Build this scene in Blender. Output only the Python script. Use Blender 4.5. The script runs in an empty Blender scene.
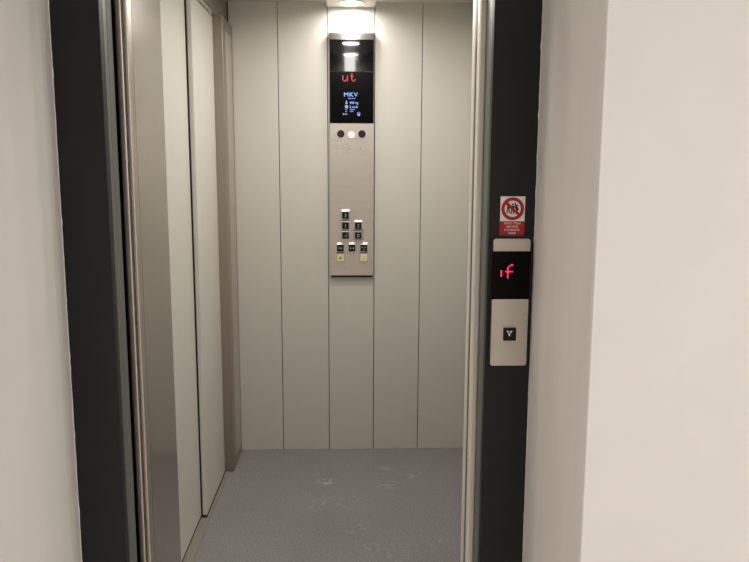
import bpy, bmesh, math, random
from mathutils import Matrix, Vector
random.seed(7)
C = bpy.context.scene.collection

# ------------------------------------------------------------------ materials
def lin(c):
    return tuple(((v/255)/12.92 if v/255 <= .04045 else ((v/255+.055)/1.055)**2.4) for v in c) + (1,)

def base(name, rgb, rough=.5, metal=0., spec=None):
    m = bpy.data.materials.new(name); m.use_nodes = True
    b = m.node_tree.nodes['Principled BSDF']
    b.inputs['Base Color'].default_value = lin(rgb)
    b.inputs['Roughness'].default_value = rough
    b.inputs['Metallic'].default_value = metal
    if spec is not None: b.inputs['Specular IOR Level'].default_value = spec
    return m

def noise_mix(m, amount=.06, scale=(3, 3, 3), nscale=4., detail=4., bump=0., rough_var=0.):
    """gentle procedural mottling of base colour, roughness and height in object space"""
    nt = m.node_tree; N = nt.nodes; L = nt.links; b = N['Principled BSDF']
    tc = N.new('ShaderNodeTexCoord'); mp = N.new('ShaderNodeMapping'); mp.inputs['Scale'].default_value = scale
    nz = N.new('ShaderNodeTexNoise'); nz.inputs['Scale'].default_value = nscale; nz.inputs['Detail'].default_value = detail
    L.new(tc.outputs['Object'], mp.inputs['Vector']); L.new(mp.outputs['Vector'], nz.inputs['Vector'])
    c = b.inputs['Base Color'].default_value[:]
    mr = N.new('ShaderNodeMapRange'); mr.inputs['From Min'].default_value = .3; mr.inputs['From Max'].default_value = .7
    mr.inputs['To Min'].default_value = 1-amount; mr.inputs['To Max'].default_value = 1+amount
    L.new(nz.outputs['Fac'], mr.inputs['Value'])
    vm = N.new('ShaderNodeVectorMath'); vm.operation = 'SCALE'; vm.inputs[0].default_value = c[:3]
    L.new(mr.outputs['Result'], vm.inputs['Scale']); L.new(vm.outputs['Vector'], b.inputs['Base Color'])
    if rough_var:
        r = b.inputs['Roughness'].default_value
        m2 = N.new('ShaderNodeMapRange'); m2.inputs['From Min'].default_value = .3; m2.inputs['From Max'].default_value = .7
        m2.inputs['To Min'].default_value = r-rough_var; m2.inputs['To Max'].default_value = r+rough_var
        L.new(nz.outputs['Fac'], m2.inputs['Value']); L.new(m2.outputs['Result'], b.inputs['Roughness'])
    if bump:
        bp = N.new('ShaderNodeBump'); bp.inputs['Strength'].default_value = bump; bp.inputs['Distance'].default_value = .002
        L.new(nz.outputs['Fac'], bp.inputs['Height']); L.new(bp.outputs['Normal'], b.inputs['Normal'])
    return m

def emit(name, rgb, strength):
    m = bpy.data.materials.new(name); m.use_nodes = True
    nt = m.node_tree; b = nt.nodes['Principled BSDF']
    b.inputs['Base Color'].default_value = (0.01, .01, .01, 1)
    b.inputs['Emission Color'].default_value = rgb + (1,)
    b.inputs['Emission Strength'].default_value = strength
    return m

M = {}
M['plaster'] = noise_mix(base('plaster', (226, 222, 217), .75), .015, nscale=2.5, bump=.12)
M['plaster_grey'] = noise_mix(base('plaster_grey', (222, 216, 207), .75), .03, scale=(4, 4, 1), nscale=3, bump=.2)
M['charcoal'] = noise_mix(base('charcoal_paint', (30, 31, 31), .45, 0, .28), .05, nscale=6, bump=.03)
M['galv'] = noise_mix(base('grey_zinc', (116, 118, 113), .42, .5), .10, scale=(60, 60, 8), nscale=3, rough_var=.06)
M['steel'] = noise_mix(base('brushed_steel', (186, 180, 173), .22, 1), .006, scale=(1, 1, 40), nscale=2, rough_var=.01)
M['steel_v'] = noise_mix(base('brushed_steel_upright', (196, 189, 180), .32, 1), .03, scale=(240, 240, 1), nscale=2, rough_var=.05)
M['steel_plate'] = noise_mix(base('brushed_steel_plate', (202, 195, 187), .40, .9), .03, scale=(5, 5, 40), nscale=3, rough_var=.05)
M['steel_light'] = base('satin_steel', (214, 208, 200), .25, 1)
M['wall_panel'] = noise_mix(base('pebble_grey_laminate', (202, 198, 189), .42, 0, .4), .012, nscale=2)
M['door_panel'] = noise_mix(base('beige_grey_paint', (202, 198, 189), .36, 0, .4), .012, nscale=2)
M['steel_shade'] = base('jamb_steel', (164, 153, 142), .32, 1)
M['arrow_white'] = base('arrow_white', (225, 225, 222), .5)
M['trim_steel'] = base('polished_trim', (226, 224, 220), .065, 1)
M['bezel'] = base('bezel_steel', (196, 192, 186), .42, 1)
M['rib'] = base('satin_rib', (236, 230, 220), .38, .1)
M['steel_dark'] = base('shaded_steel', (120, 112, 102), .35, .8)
M['dark_gap'] = base('dark_gap', (16, 15, 14), .8)
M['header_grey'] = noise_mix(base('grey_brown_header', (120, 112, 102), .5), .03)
M['ceiling_white'] = base('ceiling_white', (214, 208, 198), .5)
M['rail_white'] = base('light_strip_paint', (225, 222, 214), .4)
M['hall_floor'] = noise_mix(base('hall_tiles', (205, 198, 190), .4), .05)
M['glass_black'] = base('black_glass', (9, 10, 12), .04, 0, .5)
M['glass_lower'] = base('black_display', (5, 5, 6), .22, 0, .08)
M['black_plastic'] = base('black_plastic', (14, 14, 14), .4, 0, .4)
M['cap_black'] = base('button_black', (10, 10, 10), .3, 0, .3)
M['cap_cream'] = base('button_cream', (226, 212, 166), .4)
M['bronze'] = base('button_bronze', (120, 98, 66), .4, .6)
M['symbol_white'] = base('symbol_white', (150, 150, 150), .5)
M['symbol_bronze'] = base('symbol_olive', (150, 140, 100), .5)
M['sign_white'] = noise_mix(base('sign_white', (244, 240, 234), .45), .02)
M['sign_red'] = noise_mix(base('sign_red', (172, 22, 28), .45), .03)
M['sign_black'] = base('sign_black', (18, 18, 18), .5)
M['white_cap'] = base('white_lens', (238, 236, 232), .3)
M['alu'] = noise_mix(base('aluminium_sill', (176, 170, 158), .4, .7), .04, scale=(200, 2, 2))
M['ring_green'] = base('ring_green', (96, 112, 92), .4)
M['red_led'] = emit('red_led', (1, .03, .09), 1.2)
M['pink_led'] = emit('pink_led', (1, .03, .12), 1.1)
M['blue_screen'] = emit('blue_screen', (.22, .45, 1), 1.5)
M['pale_screen'] = emit('pale_screen', (.42, .48, 1), .8)
M['spot'] = emit('spot_diffuser', (1, .97, .92), 7)
M['lamp_pale'] = emit('reflection_lamp', (1, .97, .93), 20)
M['hall_lamp'] = emit('hall_lamp_diffuser', (1, .99, .98), 5)

def floor_mat():
    m = base('speckled_vinyl', (126, 125, 124), .55, 0, .35)
    nt = m.node_tree; N = nt.nodes; L = nt.links; b = N['Principled BSDF']
    tc = N.new('ShaderNodeTexCoord')
    def noise(sc, det, lo, hi, a, z):
        n = N.new('ShaderNodeTexNoise'); n.inputs['Scale'].default_value = sc; n.inputs['Detail'].default_value = det
        L.new(tc.outputs['Object'], n.inputs['Vector'])
        r = N.new('ShaderNodeMapRange'); r.inputs['From Min'].default_value = lo; r.inputs['From Max'].default_value = hi
        r.inputs['To Min'].default_value = a; r.inputs['To Max'].default_value = z
        L.new(n.outputs['Fac'], r.inputs['Value']); return r.outputs['Result']
    fine = noise(150, 2, .3, .7, .76, 1.24)
    broad = noise(3, 3, .3, .7, .95, 1.05)
    mul = N.new('ShaderNodeMath'); mul.operation = 'MULTIPLY'; L.new(fine, mul.inputs[0]); L.new(broad, mul.inputs[1])
    vm = N.new('ShaderNodeVectorMath'); vm.operation = 'SCALE'; vm.inputs[0].default_value = lin((133, 132, 131))[:3]
    L.new(mul.outputs[0], vm.inputs['Scale'])
    # chalky footprints: dust patches lying on the vinyl
    dust = noise(30, 5, .50, .62, 0, 1)
    total = None
    for (x, y, rx, ry, s) in ((-.11, 3.30, .06, .05, .75), (.17, 3.27, .07, .07, .4), (-.02, 3.08, .12, .10, .18), (.02, 2.85, .06, .06, .4), (-.16, 3.06, .07, .06, .35), (.30, 3.35, .05, .06, .35), (.17, 3.45, .06, .04, .3), (.12, 2.68, .2, .1, .12), (.33, 2.72, .05, .05, .25)):
        mp = N.new('ShaderNodeMapping'); mp.inputs['Location'].default_value = (-x/rx, -y/ry, 0); mp.inputs['Scale'].default_value = (1/rx, 1/ry, 0)
        L.new(tc.outputs['Object'], mp.inputs['Vector'])
        ln = N.new('ShaderNodeVectorMath'); ln.operation = 'LENGTH'; L.new(mp.outputs['Vector'], ln.inputs[0])
        r = N.new('ShaderNodeMapRange'); r.inputs['From Min'].default_value = 1; r.inputs['From Max'].default_value = .2; r.inputs['To Min'].default_value = 0; r.inputs['To Max'].default_value = s
        L.new(ln.outputs['Value'], r.inputs['Value'])
        if total is None: total = r.outputs['Result']
        else:
            ad = N.new('ShaderNodeMath'); ad.operation = 'ADD'; L.new(total, ad.inputs[0]); L.new(r.outputs['Result'], ad.inputs[1]); total = ad.outputs[0]
    mk = N.new('ShaderNodeMath'); mk.operation = 'MULTIPLY'; mk.use_clamp = True; L.new(total, mk.inputs[0]); L.new(dust, mk.inputs[1])
    mix = N.new('ShaderNodeMix'); mix.data_type = 'RGBA'
    L.new(mk.outputs[0], mix.inputs[0]); L.new(vm.outputs['Vector'], mix.inputs[6]); mix.inputs[7].default_value = lin((196, 196, 196))
    L.new(mix.outputs[2], b.inputs['Base Color'])
    return m
M['vinyl'] = floor_mat()

# ------------------------------------------------------------------ mesh helpers
def box(bm, x0, x1, y0, y1, z0, z1, bev=0., seg=2):
    t = bmesh.new(); bmesh.ops.create_cube(t, size=1)
    for v in t.verts:
        v.co = Vector(((x0+x1)/2+v.co.x*(x1-x0), (y0+y1)/2+v.co.y*(y1-y0), (z0+z1)/2+v.co.z*(z1-z0)))
    if bev: bmesh.ops.bevel(t, geom=t.edges[:], offset=bev, segments=seg, affect='EDGES', profile=.5)
    merge(bm, t)

def merge(bm, t):
    me = bpy.data.meshes.new('tmp'); t.to_mesh(me); t.free(); bm.from_mesh(me); bpy.data.meshes.remove(me)

def prism_z(bm, pts, z0, z1):
    """polygon in plan (x,y), extruded upwards"""
    a = [bm.verts.new((x, y, z0)) for x, y in pts]; b = [bm.verts.new((x, y, z1)) for x, y in pts]
    n = len(pts); bm.faces.new(a); bm.faces.new(b[::-1])
    for i in range(n): bm.faces.new((a[i], a[(i+1) % n], b[(i+1) % n], b[i]))
    bmesh.ops.recalc_face_normals(bm, faces=bm.faces[:])

def prism_y(bm, pts, y0, y1):
    """polygon seen from the front (x,z), given depth"""
    a = [bm.verts.new((x, y0, z)) for x, z in pts]; b = [bm.verts.new((x, y1, z)) for x, z in pts]
    n = len(pts); fs = [bm.faces.new(a), bm.faces.new(b[::-1])]
    for i in range(n): fs.append(bm.faces.new((a[i], a[(i+1) % n], b[(i+1) % n], b[i])))
    bmesh.ops.recalc_face_normals(bm, faces=bm.faces[:])

def prism_x(bm, pts, x0, x1):
    a = [bm.verts.new((x0, y, z)) for y, z in pts]; b = [bm.verts.new((x1, y, z)) for y, z in pts]
    n = len(pts); bm.faces.new(a); bm.faces.new(b[::-1])
    for i in range(n): bm.faces.new((a[i], a[(i+1) % n], b[(i+1) % n], b[i]))
    bmesh.ops.recalc_face_normals(bm, faces=bm.faces[:])

def rrect(cx, cz, w, h, r, n=6):
    pts = []
    for (sx, sz, a0) in ((1, 1, 0), (-1, 1, 90), (-1, -1, 180), (1, -1, 270)):
        for i in range(n+1):
            a = math.radians(a0+90*i/n)
            pts.append((cx+sx*(w/2-r)+r*math.cos(a), cz+sz*(h/2-r)+r*math.sin(a)))
    return pts

def circle(cx, cz, r, n=32):
    return [(cx+r*math.cos(2*math.pi*i/n), cz+r*math.sin(2*math.pi*i/n)) for i in range(n)]

def ring_y(bm, cx, cz, r0, r1, y0, y1, n=48):
    """flat annulus facing the front"""
    rows = []
    for r, y in ((r0, y1), (r0, y0), (r1, y0), (r1, y1)):
        rows.append([bm.verts.new((cx+r*math.cos(2*math.pi*i/n), y, cz+r*math.sin(2*math.pi*i/n))) for i in range(n)])
    for k in range(4):
        A, B = rows[k], rows[(k+1) % 4]
        for i in range(n): bm.faces.new((A[i], A[(i+1) % n], B[(i+1) % n], B[i]))
    bmesh.ops.recalc_face_normals(bm, faces=bm.faces[:])

def cyl_z(bm, cx, cy, r, z0, z1, n=40):
    prism_z(bm, [(cx+r*math.cos(2*math.pi*i/n), cy+r*math.sin(2*math.pi*i/n)) for i in range(n)], z0, z1)

def obj(name, bm, mat, parent=None, origin=None):
    me = bpy.data.meshes.new(name)
    if parent is not None and origin is None: origin = world_loc(parent)
    if origin is not None: bmesh.ops.translate(bm, verts=bm.verts[:], vec=-Vector(origin))
    bm.to_mesh(me); bm.free()
    o = bpy.data.objects.new(name, me); C.objects.link(o)
    me.materials.append(M[mat] if isinstance(mat, str) else mat)
    if parent is not None: o.parent = parent
    elif origin is not None: o.location = origin
    return o

def world_loc(o):
    v = Vector((0, 0, 0))
    while o is not None:
        v += o.location; o = o.parent
    return v

def mk(name, mat, parent=None, fn=None, *a, **k):
    bm = bmesh.new(); fn(bm, *a, **k); return obj(name, bm, mat, parent)

def tag(o, label=None, cat=None, group=None, kind=None):
    if label: o['label'] = label
    if cat: o['category'] = cat
    if group: o['group'] = group
    if kind: o['kind'] = kind
    return o

def thing(name, label, cat, loc, group=None, kind=None):
    o = bpy.data.objects.new(name, None); C.objects.link(o); o.location = loc; o.empty_display_size = .05
    return tag(o, label, cat, group, kind)

def struct(name, bm, mat, label=None, cat=None):
    o = obj(name, bm, mat); return tag(o, label, cat, None, 'structure')

def text_bm(s, x, z, h, y, align='CENTER', bold=0., width=None, spacing=1.):
    """lettering as flat mesh facing the front; h = capital height"""
    cu = bpy.data.curves.new('t', 'FONT'); cu.body = s; cu.align_x = align; cu.size = 1; cu.offset = bold; cu.extrude = .0
    cu.space_character = spacing
    o = bpy.data.objects.new('t', cu); C.objects.link(o)
    dg = bpy.context.evaluated_depsgraph_get(); dg.update()
    me = bpy.data.meshes.new_from_object(o.evaluated_get(dg))
    bm = bmesh.new(); bm.from_mesh(me)
    C.objects.unlink(o); bpy.data.objects.remove(o); bpy.data.curves.remove(cu); bpy.data.meshes.remove(me)
    k = h/.70
    xs = [v.co.x for v in bm.verts]; w = (max(xs)-min(xs))
    kx = k if width is None else width/w
    cx = (max(xs)+min(xs))/2 if align == 'CENTER' else min(xs)
    for v in bm.verts:
        v.co = Vector((x+(v.co.x-cx)*kx, y, z-h/2+v.co.y*k))
    for f in bm.faces:
        f.normal_update()
        if f.normal.y > 0: f.normal_flip()
    return bm

def dots_bm(rows, x, z, px, pz, y, size=.92):
    """LED matrix characters: x,z top-left of the first cell"""
    bm = bmesh.new()
    for j, row in enumerate(rows):
        for i, ch in enumerate(row):
            if ch != '.':
                cx = x+(i+.5)*px; cz = z-(j+.5)*pz
                prism_y(bm, rrect(cx, cz, px*size, pz*size, px*.25, 3), y-.0006, y)
    return bm

# ------------------------------------------------------------------ the setting
YB = 3.70      # rear wall of the lift car
ZC = 2.20      # car ceiling
YF = 1.87      # front face of the landing frame

bm = bmesh.new(); box(bm, -.64, .60, 1.99, 3.72, -.04, 0)
struct('floor', bm, 'vinyl', 'speckled grey vinyl floor of the lift car with chalky scuffs', 'floor')
bm = bmesh.new(); box(bm, -2.3, 2.3, -3.1, 1.96, -.06, -.005)
struct('floor', bm, 'hall_floor', 'landing floor in front of the lift, out of view below the frame', 'floor')

# rear wall: five upright panels with shadow joints
bm = bmesh.new()
xs = [-.572, -.341, -.1065, .1185, .345, .583]
for i in range(5):
    box(bm, xs[i]+.0016, xs[i+1]-.0016, YB, YB+.02, 0.0, ZC, .0016, 2)
wb = struct('wall_back', bm, 'wall_panel', 'pebble grey panelled rear wall of the lift car with narrow upright joints', 'wall')
bm = bmesh.new(); box(bm, -.62, .62, YB+.012, YB+.03, -.03, ZC+.02)
tag(obj('joint_backing', bm, 'dark_gap', wb), 'dark shadow joints between the panels')

bm = bmesh.new(); box(bm, .583, .605, 1.97, 3.73, 0, ZC)
struct('wall_car_right', bm, 'wall_panel', 'pebble grey right side wall of the lift car', 'wall')
bm = bmesh.new()
box(bm, -.70, -.575, 1.99, 3.73, 2.0925, ZC)
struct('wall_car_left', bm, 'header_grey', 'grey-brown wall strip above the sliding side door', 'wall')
bm = bmesh.new(); box(bm, -.70, .62, 1.97, 3.74, ZC, ZC+.03)
struct('ceiling', bm, 'ceiling_white', 'lift car ceiling', 'ceiling')

# landing side walls of the recess
bm = bmesh.new()
prism_z(bm, [(.4618, 1.90), (.4618, YF-.0), (.4592, 1.752), (.4644, 1.403), (.52, 1.403), (.52, 1.90)], -.005, 2.35)
struct('wall_niche_right', bm, 'plaster_grey', 'off-white plaster side of the recess to the right of the charcoal frame', 'wall')
bm = bmesh.new(); box(bm, .4642, 2.3, 1.4025, 1.96, -.005, 2.72, .0015)
struct('wall_right', bm, 'plaster', 'bright off-white landing wall at the right, facing the viewer', 'wall')
bm = bmesh.new()
prism_z(bm, [(-.706, 1.90), (-.80, 1.90), (-.80, 1.403), (-.714, 1.403), (-.6985, 1.79), (-.7062, YF)], -.005, 2.35)
struct('wall_niche_left', bm, 'plaster', 'off-white plaster side of the recess to the left of the charcoal frame', 'wall')
bm = bmesh.new(); box(bm, -2.3, -.716, 1.403, 1.96, -.005, 2.72)
struct('wall_left', bm, 'plaster', 'off-white landing wall to the left of the recess', 'wall')
bm = bmesh.new(); box(bm, -.80, .52, 1.403, 1.96, 2.30, 2.72)
struct('wall_front', bm, 'plaster', 'off-white wall above the lift entrance', 'wall')
bm = bmesh.new(); box(bm, -2.34, -2.3, -3.1, 1.96, -.005, 2.72)
struct('wall_hall_left', bm, 'plaster', 'far left landing wall', 'wall')
bm = bmesh.new(); box(bm, 2.3, 2.34, -3.1, 1.96, -.005, 2.72)
struct('wall_hall_right', bm, 'plaster', 'far right landing wall', 'wall')
bm = bmesh.new(); box(bm, -2.34, 2.34, -3.14, -3.1, -.005, 2.72)
struct('wall_hall_rear', bm, 'plaster', 'landing wall behind the viewer', 'wall')
bm = bmesh.new(); box(bm, -2.34, 2.34, -3.14, 1.96, 2.72, 2.75)
struct('ceiling', bm, 'plaster', 'landing ceiling', 'ceiling')

# dark shaft seen through the running gaps
bm = bmesh.new()
box(bm, -.80, -.604, 1.985, 1.998, 0, 2.3); box(bm, -.82, -.80, 1.90, 2.0, 0, 2.3)
struct('wall_shaft_left', bm, 'dark_gap', 'black running gap between the left frame post and the lift car', 'gap')
bm = bmesh.new()
box(bm, .373, .60, 1.955, 1.985, 0, 2.3)
struct('wall_shaft_right', bm, 'dark_gap', 'black running gap between the right frame post and the lift car', 'gap')

# ragged sealant where plaster meets the frame
def bead(x0, side, y):
    bm = bmesh.new(); n = 150; prev = None
    for i in range(n+1):
        z = 2.2*i/n
        w = .0008+abs(random.gauss(0, .0004))+(.0010 if random.random() < .03 else 0)
        a = bm.verts.new((x0-side*.0012, y-.003, z)); b = bm.verts.new((x0, y-.0035, z)); c = bm.verts.new((x0+side*w, y-.0008, z))
        if prev: bm.faces.new((prev[0], a, b, prev[1])); bm.faces.new((prev[1], b, c, prev[2]))
        prev = (a, b, c)
    return bm
struct('trim_1', bead(-.7058, 1, YF), 'plaster', 'thin ragged white sealant line along the left edge of the charcoal frame', 'sealant')
struct('trim_2', bead(.4616, -1, YF), 'plaster', 'thin ragged white sealant line along the right edge of the charcoal frame', 'sealant')

# ------------------------------------------------------------------ landing frame (charcoal posts with zinc-grey reveals)
fr = thing('door_1', 'charcoal grey steel frame around the lift entrance with zinc-grey inner edges', 'door frame', (-.06, YF, 0), None, 'structure')
mk('left_post', 'charcoal', fr, box, -.7055, -.590, YF, 1.90, 0, 2.14, .0015)
mk('right_post', 'charcoal', fr, box, .346, .4612, YF, 1.90, 0, 2.14, .0015)
mk('header', 'charcoal', fr, box, -.7055, .4612, YF, 1.90, 2.1405, 2.30, .0015)
bm = bmesh.new()
box(bm, -.612, -.5905, 1.9005, 1.924, 0, 2.14, .001); box(bm, -.612, -.5935, 1.924, 1.928, 0, 2.14); box(bm, -.612, -.5888, 1.928, 1.962, 0, 2.14, .002)
tag(obj('inner_edge', bm, 'galv', fr), 'zinc-grey stepped inner edge of the left post')
bm = bmesh.new(); box(bm, .3465, .372, 1.9005, 1.974, 0, 2.14, .002)
tag(obj('inner_edge', bm, 'galv', fr), 'zinc-grey inner edge of the right post')

# ------------------------------------------------------------------ lift car front: stainless jambs and header
jl = thing('trim_3', 'tall brushed stainless steel jamb just inside the left charcoal frame post', 'door jamb', (-.57, 1.99, 0), None, 'structure')
bm = bmesh.new()
box(bm, -.5925, -.5735, 1.992, 2.03, .0, 2.19, .005, 4); box(bm, -.5718, -.559, 1.990, 2.03, .0, 2.19, .004, 4)
box(bm, -.59, -.565, 1.998, 2.03, 0, 2.19)
tag(obj('ribbed_edge', bm, 'steel_v', jl), 'double-ribbed front edge of the jamb')
bm = bmesh.new(); prism_z(bm, [(-.5592, 2.0305), (-.5719, 2.393), (-.610, 2.393), (-.610, 2.0305)], 0, 2.19); obj('side_plate', bm, 'steel', jl)

jr = thing('trim_4', 'narrow stainless steel jamb profile just inside the right charcoal frame post', 'door jamb', (.34, 1.99, 0), None, 'structure')
bm = bmesh.new(); box(bm, .3315, .3505, 1.990, 2.03, 0, 2.19, .005, 4); obj('front_rib', bm, 'rib', jr)  # near-white base stands in for the steel's reflected light
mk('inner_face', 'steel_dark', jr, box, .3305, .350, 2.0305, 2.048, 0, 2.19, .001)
mk('rear_edge', 'rib', jr, box, .3295, .350, 2.052, 2.098, 0, 2.19, .003)
bm = bmesh.new(); box(bm, .351, .60, 2.03, 2.07, 0, 2.19)
struct('wall_car_front', bm, 'wall_panel', 'front return panel of the lift car hidden behind the right jamb', 'wall')
bm = bmesh.new(); box(bm, -.5585, .330, 1.995, 2.05, 2.055, ZC)
hd = struct('trim_5', bm, 'steel', 'brushed steel header over the lift car opening', 'header')
bm = bmesh.new(); box(bm, -.59, .355, YF, 1.955, -.02, .0); box(bm, -.59, .355, 1.975, 1.99, -.02, .0)
struct('trim_6', bm, 'alu', 'aluminium threshold at the lift entrance', 'threshold')

# ------------------------------------------------------------------ sliding side door on the left of the car
dr = thing('door_2', 'closed two-panel beige sliding side door in a stainless frame, on the left of the lift car', 'door', (-.60, 2.9, 0), None, 'structure')
def leaf(x, y0, y1):
    bm = bmesh.new(); box(bm, x-.018, x, y0, y1, .006, 2.0775, .0015); return bm
tag(obj('door_panel', leaf(-.6180, 2.20, 2.985), 'door_panel', dr), 'nearer beige door panel, set further back')
tag(obj('door_panel', leaf(-.5945, 2.965, 3.418), 'door_panel', dr), 'far beige door panel, in front of the other')
bm = bmesh.new(); box(bm, -.600, -.5535, 3.422, 3.698, .001, 2.0850, .0015)
rj = obj('rear_jamb', bm, 'steel_shade', dr); rj['label'] = 'stainless jamb at the rear end of the side door'
bm = bmesh.new(); box(bm, -.5536, -.5526, 3.50, 3.66, .05, 2.03, .0004, 1)
tag(obj('inset_panel', bm, 'steel_plate', rj), 'slightly darker inset panel of the rear jamb')
bm = bmesh.new(); box(bm, -.640, -.574, 2.400, 3.421, 2.0785, 2.092, .001); obj('head_rail', bm, 'steel', dr)
bm = bmesh.new(); box(bm, -.640, -.597, 3.4185, 3.4215, .006, 2.078); tag(obj('closing_strip', bm, 'dark_gap', dr), 'black strip at the closing edge')  # thin black strip along the closing edge
bm = bmesh.new(); box(bm, -.6180, -.6122, 2.9600, 2.9645, .012, 2.077); tag(obj('panel_gap_shadow', bm, 'dark_gap', dr), 'dark strip standing in for the gap shadow between the two door panels')  # shadowed gap between the panels drawn as a dark strip
bm = bmesh.new(); box(bm, -.5915, -.578, 2.945, 3.421, 0.0005, .004, .001, 1); box(bm, -.6160, -.578, 2.400, 2.945, 0.0005, .004, .001, 1)
tag(obj('sill_rail', bm, 'alu', dr), 'pale aluminium sill strip along the floor')
bm = bmesh.new(); box(bm, -.70, -.5920, 2.946, 3.43, .0002, .0035); box(bm, -.70, -.6165, 2.20, 2.946, .0002, .0035); tag(obj('sill_groove', bm, 'dark_gap', dr), 'dark sill groove under the panels')
bm = bmesh.new(); box(bm, -.70, -.64, 2.0, 3.43, 0.004, 2.115); tag(obj('back_cover', bm, 'dark_gap', dr), 'dark shaft side behind the panels')

# ------------------------------------------------------------------ ceiling light strip and downlights
bm = bmesh.new(); box(bm, -.1075, .1195, 2.055, YB-.001, 2.178, ZC, .002)
st = obj('ceiling_light_strip', bm, 'rail_white')
tag(st, 'pale boxed strip on the lift ceiling above the control panel, holding a downlight', 'ceiling strip')
first = None
for k, (y, lab) in enumerate(((3.605, 'round downlight glowing white in the ceiling strip right above the control panel'),
                              (3.10, 'second downlight from the rear wall in the ceiling strip'),
                              (2.60, 'third downlight from the rear wall in the ceiling strip'),
                              (2.13, 'downlight nearest the entrance in the ceiling strip'))):
    if first is None:
        t = thing('downlight', lab, 'lamp', (.006, y, 2.178), 'downlights in the ceiling strip')
        bm = bmesh.new()
        n = 48; R = [(.060, 2.1779), (.060, 2.1765), (.057, 2.1745), (.053, 2.1745), (.053, 2.1779)]
        rows = [[bm.verts.new((.006+r*math.cos(2*math.pi*i/n), y+r*math.sin(2*math.pi*i/n), z)) for i in range(n)] for r, z in R]
        for a in range(len(R)):
            A, B = rows[a], rows[(a+1) % len(R)]
            for i in range(n): bm.faces.new((A[i], A[(i+1) % n], B[(i+1) % n], B[i]))
        bmesh.ops.recalc_face_normals(bm, faces=bm.faces[:])
        obj('rim', bm, 'steel_light', t)
        bm = bmesh.new(); cyl_z(bm, .006, y, .0528, 2.1752, 2.1779); obj('diffuser', bm, 'spot', t)
        first = t
    else:
        t = first.copy(); C.objects.link(t); t.location = (.006, y, 2.178); t['label'] = lab
        for ch in first.children:
            c = ch.copy(); C.objects.link(c); c.parent = t

# ------------------------------------------------------------------ car operating panel on the rear wall
YP = 3.675
cp = thing('control_panel', 'tall stainless steel lift control panel with black display and push buttons on the rear wall', 'control panel', (.008, YB, .906))
bm = bmesh.new(); box(bm, -.0975, .1145, YP, YB-.0005, .906, 2.026, .0015)
obj('face_plate', bm, 'steel_plate', cp)
bm = bmesh.new(); prism_x(bm, [(YP-.005, 2.0265), (YB-.0005, 2.0265), (YB-.0005, 2.056), (YP-.005, 2.056)], -.0985, .1155)
tag(obj('top_trim', bm, 'trim_steel', cp), 'bright metal strip along the top of the panel')
mk('glass_cover', 'glass_black', cp, box, -.0955, .1125, YP-.004, YP-.0002, 1.8795, 2.0255, .0008)
dp = mk('display', 'glass_lower', cp, box, -.0955, .1125, YP-.0035, YP-.0002, 1.641, 1.8785, .0008)
YD = YP-.0038
bm = dots_bm(['....... .3...'.replace(' ', '').replace('3', '#'), '........#...', '#...#..###..'.ljust(12, '.'), '#...#...#...', '#...#...#...', '#..##...#..#', '.##.#....##.'],
             -.0355, 1.8735, .00525, .0056, YD, .84)
tag(obj('floor_readout', bm, 'red_led', dp), 'glowing red dot-matrix letters reading ut')
bm = text_bm('MKV', .005, 1.7745, .020, YD, width=.066, bold=.0, spacing=1.1)
tag(obj('screen_logo', bm, 'blue_screen', dp), 'glowing blue-white letters MKV')
bm = bmesh.new(); [box(bm, -.0095+i*.0060, -.0048+i*.0060, YD-.0003, YD, 1.7545, 1.7580) for i in range(6)]; obj('screen_text', bm, 'pale_screen', dp)
bm = text_bm('400 kg', -.0020, 1.7365, .0115, YD, 'LEFT', .0, .042); obj('screen_text', bm, 'blue_screen', dp)
bm = text_bm('5 osob', -.0020, 1.7180, .0115, YD, 'LEFT', .0, .040); obj('screen_text', bm, 'blue_screen', dp)
bm = bmesh.new(); [box(bm, .0005+i*.0058, .0048+i*.0058, YD-.0003, YD, 1.7030, 1.7074) for i in range(4)]; obj('screen_text', bm, 'pale_screen', dp)
bm = bmesh.new(); [box(bm, .0005+i*.0056, .0046+i*.0056, YD-.0003, YD, 1.6938, 1.6982) for i in range(3)]; obj('screen_text', bm, 'pale_screen', dp)
bm = bmesh.new()   # weight icon
prism_y(bm, [(-.0225, 1.7305), (-.0105, 1.7305), (-.0135, 1.7395), (-.0195, 1.7395)], YD-.0003, YD)
prism_y(bm, circle(-.0165, 1.7425, .0035, 16), YD-.0003, YD); obj('weight_icon', bm, 'pale_screen', dp)
bm = bmesh.new(); prism_y(bm, rrect(-.0165, 1.7180, .0145, .0145, .002), YD-.0003, YD); obj('person_icon', bm, 'pale_screen', dp)
bm = bmesh.new()
for z, w in ((1.7052, .009), (1.6960, .010)): box(bm, -.0225, -.0225+w, YD-.0003, YD, z-.0016, z+.0016)
prism_y(bm, circle(-.0300, 1.6835, .0042, 16), YD-.0003, YD)
for x in (-.0205, -.0145): box(bm, x-.0018, x+.0018, YD-.0003, YD, 1.680, 1.687)
obj('status_marks', bm, 'pale_screen', dp)
bm = bmesh.new()
for i in range(3):
    box(bm, .0340+i*.0055, .0375+i*.0055, YD-.0003, YD, 1.687, 1.692)
prism_y(bm, [(.0345, 1.685), (.0490, 1.685), (.0475, 1.675), (.0365, 1.675)], YD-.0003, YD)
obj('basket_icon', bm, 'pale_screen', dp)

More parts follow.
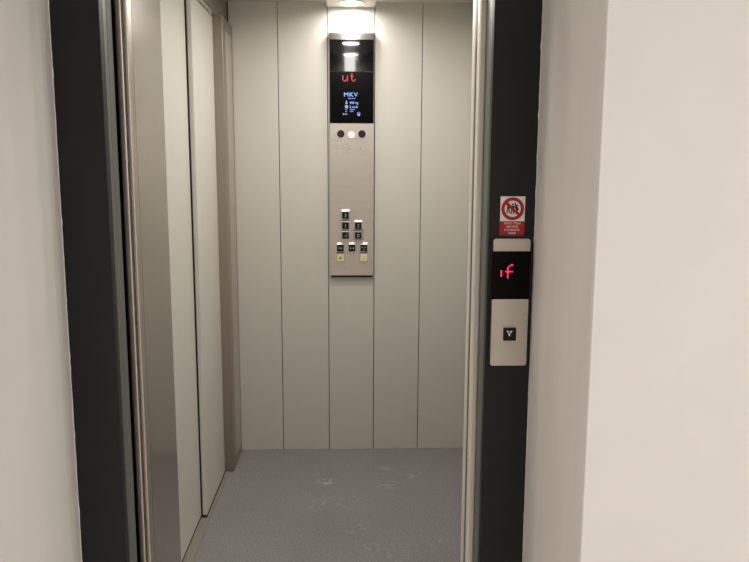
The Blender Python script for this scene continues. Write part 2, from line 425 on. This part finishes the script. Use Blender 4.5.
for x, m, lab in ((-.0437, 'black_plastic', 'round black lens at the left'), (.0067, 'white_cap', 'round white lamp in the middle'), (.0572, 'black_plastic', 'round black lens at the right')):
    bm = bmesh.new(); prism_y(bm, circle(x, 1.591 if m != 'white_cap' else 1.5875, .0178), YP-.0045, YP-.0002)
    o = obj('lens', bm, m, cp); o['label'] = lab
    bm = bmesh.new(); ring_y(bm, x, 1.591 if m != 'white_cap' else 1.5875, .0178, .0200, YP-.003, YP-.0002); obj('lens_ring', bm, 'steel_plate', o)
bm = bmesh.new()
for i in range(8):
    a = math.radians(45*i); prism_y(bm, circle(-.0155+.0205*math.cos(a), 1.5195+.0205*math.sin(a), .0017, 10), YP-.0004, YP-.0001)
for i in range(6):
    a = math.radians(60*i+30); prism_y(bm, circle(-.0155+.0095*math.cos(a), 1.5195+.0095*math.sin(a), .0015, 10), YP-.0004, YP-.0001)
sp = obj('speaker_holes', bm, 'black_plastic', cp)
bm = bmesh.new(); prism_y(bm, circle(.0514, 1.520, .0022, 12), YP-.0004, YP-.0001); obj('microphone_hole', bm, 'black_plastic', cp)

def bezel_bm(x, z, s=.0345):
    """raised square bezel with a sloping bright upper lip"""
    bm = bmesh.new(); h = s/2+.0018; f = YP-.013
    box(bm, x-h, x+h, f, YP-.0002, z-h, z+h, .0012)
    prism_x(bm, [(f, z+h+.0002), (YP-.0002, z+h+.0002), (YP-.0002, z+h+.0075), (YP-.004, z+h+.0075)], x-h+.0005, x+h-.0005)
    return bm
def button(name, x, z, lab, cap, sym_bm=None, sym_mat='symbol_white', bez='bezel', s=.0325):
    b = obj(name, bezel_bm(x, z), bez, cp); b['label'] = lab
    bm = bmesh.new(); prism_y(bm, rrect(x, z, s, s, .003), YP-.0165, YP-.0128)
    bmesh.ops.bevel(bm, geom=[e for e in bm.edges if all(abs(v.co.y-(YP-.0165)) < 1e-5 for v in e.verts)], offset=.0012, segments=2, affect='EDGES')
    c = obj('button_cap', bm, cap, b)
    if sym_bm is not None: obj('symbol', sym_bm, sym_mat, b)
    return b
YS = YP-.0168
def arrows(x, z, out):
    bm = bmesh.new(); w = .0085; g = .0018
    for s in (-1, 1):
        if out: prism_y(bm, [(x+s*g, z-.006), (x+s*g, z+.006), (x+s*(g+w), z)], YS-.0003, YS)
        else: prism_y(bm, [(x+s*(g+w), z-.006), (x+s*(g+w), z+.006), (x+s*g, z)], YS-.0003, YS)
    ring_y(bm, x, z, .0000+.0008, .0016, YS-.0003, YS, 12)
    return bm
for x, z, s in ((-.0222, 1.2030, '3'), (-.0222, 1.1530, '1'), (-.0222, 1.1050, '-1'), (.0397, 1.1525, '2'), (.0397, 1.1050, '0')):
    button('floor_button', x, z, 'square black push button marked %s' % s, 'cap_black', text_bm(s, x, z, .0165, YS, bold=.015))
bm = bmesh.new()
g = rrect(.0397, 1.1050+.003, .050, .054, .006); gi = rrect(.0397, 1.1050+.003, .045, .049, .005)
for y, pts in (): pass
a = [bm.verts.new((x, YP-.002, z)) for x, z in g]; b = [bm.verts.new((x, YP-.002, z)) for x, z in gi]
a2 = [bm.verts.new((x, YP-.0002, z)) for x, z in g]; b2 = [bm.verts.new((x, YP-.0002, z)) for x, z in gi]
n = len(g)
for i in range(n):
    j = (i+1) % n
    bm.faces.new((a[i], a[j], b[j], b[i])); bm.faces.new((a[i], a2[i], a2[j], a[j])); bm.faces.new((b[i], b[j], b2[j], b2[i]))
bmesh.ops.recalc_face_normals(bm, faces=bm.faces[:])
tag(obj('green_surround', bm, 'ring_green', cp), 'thin green frame around the button marked 0')
button('door_open_button', -.0472, 1.0430, 'black push button with outward arrows', 'cap_black', arrows(-.0472, 1.043, True))
button('door_close_button', .0094, 1.0430, 'black push button with inward arrows', 'cap_black', arrows(.0094, 1.043, False))
bm = bmesh.new(); x, z = .0667, 1.043     # fan sign: three blades
for a0 in (90+60, 90-60, 270):
    a = math.radians(a0); d = Vector((math.cos(a), math.sin(a))); p = Vector((-d.y, d.x))
    pts = [(x+d.x*.002+p.x*.0005, z+d.y*.002+p.y*.0005), (x+d.x*.010+p.x*.004, z+d.y*.010+p.y*.004), (x+d.x*.0105-p.x*.003, z+d.y*.0105-p.y*.003)]
    prism_y(bm, pts, YS-.0003, YS)
button('fan_button', .0667, 1.0430, 'black push button with a bladed sign', 'cap_black', bm)
bm = bmesh.new(); prism_y(bm, rrect(-.0472, .9945, .0135, .0125, .0015), YS-.0003, YS)
button('alarm_button', -.0472, .9945, 'cream push button with a small square', 'cap_cream', bm, 'symbol_bronze')
bm = bmesh.new(); prism_y(bm, [(.0620, .9880), (.0645, .9865), (.0720, 1.0005), (.0695, 1.002)], YS-.0003, YS)
button('call_button', .0667, .9945, 'cream push button with a slanting mark', 'cap_cream', bm, 'symbol_bronze')
bm = bmesh.new(); prism_y(bm, circle(.0095, .9785, .0075), YP-.0006, YP-.0001); obj('key_switch', bm, 'steel_plate', cp)
bm = bmesh.new(); prism_y(bm, circle(-.029, .9425, .002, 12), YP-.0005, YP-.0001); obj('screw', bm, 'black_plastic', cp)
bm = bmesh.new(); box(bm, -.094, .111, YP+.004, YB-.0005, .897, .9055); tag(obj('shadow_strip', bm, 'dark_gap', cp), 'dark strip painted as the shadow line under the panel')  # shadow line below the panel made as a dark strip

# ------------------------------------------------------------------ landing call panel on the right frame post
lp = thing('call_panel', 'stainless steel lift call panel with red display and one button on the right frame post', 'call panel', (.403, YF, .94))
bm = bmesh.new(); prism_y(bm, rrect(.4045, 1.1065, .1020, .3330, .008), YF-.006, YF-.0003); obj('backing', bm, 'black_plastic', lp)
YL = YF-.013
bm = bmesh.new(); prism_y(bm, rrect(.4033, 1.1045, .0925, .3250, .0065), YL, YF-.0062)
bmesh.ops.bevel(bm, geom=[e for e in bm.edges if all(abs(v.co.y-YL) < 1e-5 for v in e.verts)], offset=.0012, segments=2, affect='EDGES')
fp = obj('face_plate', bm, 'steel_plate', lp)
dw = mk('display', 'glass_lower', lp, box, .3555, .4505, YL-.0016, YL+.004, 1.1145, 1.2360, .0006)
bm = dots_bm(['....###', '...##..', '...##..', '...##..', '##.####', '##.##..', '##.##..', '##.##..', '...##..'], .3775, 1.2035, .0047, .0040, YL-.0018, 1.02)
# slim strokes like the photographed characters
bm.free()
bm = bmesh.new(); y = YL-.0018
for x0, x1, z0, z1 in ((.3760, .3800, 1.1720, 1.1885), (.3925, .3963, 1.1680, 1.1965), (.3960, .4000, 1.1965, 1.2003), (.4000, .4075, 1.1995, 1.2035), (.3875, .4075, 1.1832, 1.1867)):
    box(bm, x0, x1, y-.0005, y, z0, z1, .0004, 1)
tag(obj('floor_readout', bm, 'pink_led', dw), 'glowing pink-red characters, a short bar and an f')
bt = mk('button_frame', 'steel_light', lp, box, .3838, .4208, YL-.0030, YL+.002, 1.0068, 1.0452, .0018)
bm = bmesh.new(); prism_y(bm, rrect(.4033, 1.0253, .0325, .0335, .003), YL-.0055, YL-.0028); cb = obj('call_button', bm, 'cap_black', bt); 
bm = bmesh.new(); cx, cz, y = .4025, 1.0278, YL-.0057
prism_y(bm, [(cx-.0080, cz+.0072), (cx-.0018, cz+.0060), (cx-.0004, cz+.0020), (cx-.0040, cz+.0006)], y-.0003, y)
prism_y(bm, [(cx+.0080, cz+.0072), (cx+.0018, cz+.0060), (cx+.0004, cz+.0020), (cx+.0040, cz+.0006)], y-.0003, y)
prism_y(bm, [(cx-.0036, cz-.0004), (cx+.0036, cz-.0004), (cx+.0008, cz-.0078), (cx-.0008, cz-.0078)], y-.0003, y)
tag(obj('arrow_symbol', bm, 'arrow_white', cb), 'white downward arrow made of three pieces')

# ------------------------------------------------------------------ prohibition sign above the call panel
sg = thing('warning_sign', 'small white and red prohibition sign stuck on the right frame post above the call panel', 'sign', (.4045, YF, 1.2735))
YG = YF-.0012
mk('white_panel', 'sign_white', sg, box, .3736, .4352, YG, YF-.0002, 1.3100, 1.3715)
mk('red_panel', 'sign_red', sg, box, .3732, .4350, YG, YF-.0002, 1.2735, 1.3098)
bm = bmesh.new(); ring_y(bm, .4044, 1.3408, .0203, .0285, YG-.0010, YG-.0001)
obj('red_ring', bm, 'sign_red', sg)
bm = bmesh.new(); a = math.radians(-42); d = Vector((math.cos(a), math.sin(a)))*.0222; p = Vector((-math.sin(a), math.cos(a)))*.0036
c0 = Vector((.4044, 1.3408))
prism_y(bm, [tuple(c0-d-p), tuple(c0+d-p), tuple(c0+d+p), tuple(c0-d+p)], YG-.0010, YG-.0006); obj('red_slash', bm, 'sign_red', sg)
bm = bmesh.new()
def figure(x, z, s, lean):
    """little walking person of the pictogram"""
    k = lambda px, pz: (x+s*(px+lean*pz), z+s*pz)
    prism_y(bm, circle(x+s*lean*.95, z+s*.95, s*.13, 14), YG-.0004, YG-.0001)
    prism_y(bm, [k(-.20, .78), k(.20, .78), k(.17, .30), k(-.17, .30)], YG-.0004, YG-.0001)
    prism_y(bm, [k(-.17, .30), k(-.01, .30), k(-.10, -.35), k(-.26, -.35)], YG-.0004, YG-.0001)
    prism_y(bm, [k(.01, .30), k(.17, .30), k(.24, -.35), k(.08, -.35)], YG-.0004, YG-.0001)
    prism_y(bm, [k(.20, .76), k(.44, .40), k(.36, .34), k(.16, .60)], YG-.0004, YG-.0001)
figure(.3935, 1.3360, .0180, 0); figure(.4040, 1.3345, .0185, .05); figure(.4155, 1.3415, .0140, -.40)
prism_y(bm, [(.4095, 1.3440), (.4125, 1.3470), (.4195, 1.3385), (.4170, 1.3355)], YG-.0004, YG-.0001)
obj('pictogram', bm, 'sign_black', sg)
for s, z, w in (('TENTO VÝTAH', 1.3045, .0415), ('NESLOUŽÍ', 1.2967, .0305), ('K EVAKUACI', 1.2885, .0375), ('OSOB', 1.2805, .0185)):
    bm = text_bm(s, .4042, z, .0050, YG-.0003, bold=.004, width=w); obj('lettering', bm, 'sign_white', sg)

mk('reflection_lamp_housing', 'rail_white', hd, box, -.039, .039, 2.0502, 2.062, 2.060, 2.1998, .002)  # unseen lamp added to give the pale reflection in the display glass
mk('reflection_lamp_diffuser', 'lamp_pale', hd, box, -.035, .035, 2.0615, 2.066, 2.068, 2.193, .001)
# ------------------------------------------------------------------ landing luminaire, up to the right behind the viewer, plus an added fill lamp
for LX, LY, lab in ((1.70, -1.20, 'long ceiling lamp on the landing behind the viewer to the right'), (-1.9, .5, 'unseen fill lamp added on the landing to the left of the recess')):
  t = thing('hall_lamp_and_fill', lab, 'lamp', (LX, LY, 2.72), 'landing ceiling lamps')
  mk('housing', 'rail_white', t, box, LX-.09, LX+.09, LY-.6, LY+.6, 2.685, 2.7195, .004)
  mk('diffuser', 'hall_lamp', t, box, LX-.08, LX+.08, LY-.59, LY+.59, 2.668, 2.6845, .004)

# ------------------------------------------------------------------ lights
def area(name, loc, size, power, col, rot=(0, 0, 0), shape='DISK', size_y=None, spread=math.pi):
    l = bpy.data.lights.new(name, 'AREA'); l.shape = shape; l.size = size
    if size_y: l.size_y = size_y
    l.energy = power; l.color = col; l.spread = spread
    o = bpy.data.objects.new(name, l); C.objects.link(o); o.location = loc; o.rotation_euler = rot; return o
warm = (1, .97, .91)
for y, p in ((3.605, 2.0), (3.10, 7), (2.60, 3.6), (2.13, 2)):
    area('downlight_beam', (.006, y, 2.170), .10, p, warm, spread=math.radians(175))
area('hall_beam', (1.70, -1.20, 2.66), .15, 67, (1, .988, .985), shape='RECTANGLE', size_y=1.15)
area('hall_beam', (-1.9, .5, 2.66), .15, 18, (1, .988, .985), shape='RECTANGLE', size_y=1.15)  # added fill that lifts the right side of the recess

w = bpy.data.worlds.new('world'); bpy.context.scene.world = w; w.use_nodes = True
w.node_tree.nodes['Background'].inputs['Color'].default_value = (1, .95, .9, 1)
w.node_tree.nodes['Background'].inputs['Strength'].default_value = .02

# ------------------------------------------------------------------ camera
cam = bpy.data.cameras.new('camera'); co = bpy.data.objects.new('camera', cam); C.objects.link(co)
r = Vector((0.9994769532582833, -0.03209434021190219, 0.003971552832571913))
u = Vector((0.0010070708026546707, 0.15363895259617258, 0.9881265394945881))
f = Vector((0.03232345454832562, 0.9876057034928027, -0.15359091351557427))
m = Matrix.Identity(4)
for i in range(3): m[i][0] = r[i]; m[i][1] = u[i]; m[i][2] = -f[i]
m.translation = (0, 0, 1.45)
co.matrix_world = m
cam.sensor_fit = 'HORIZONTAL'; cam.sensor_width = 36; cam.lens = 36*753.85/749; cam.clip_start = .02
sc = bpy.context.scene; sc.camera = co
sc.view_settings.view_transform = 'Standard'; sc.view_settings.look = 'None'; sc.view_settings.exposure = 0
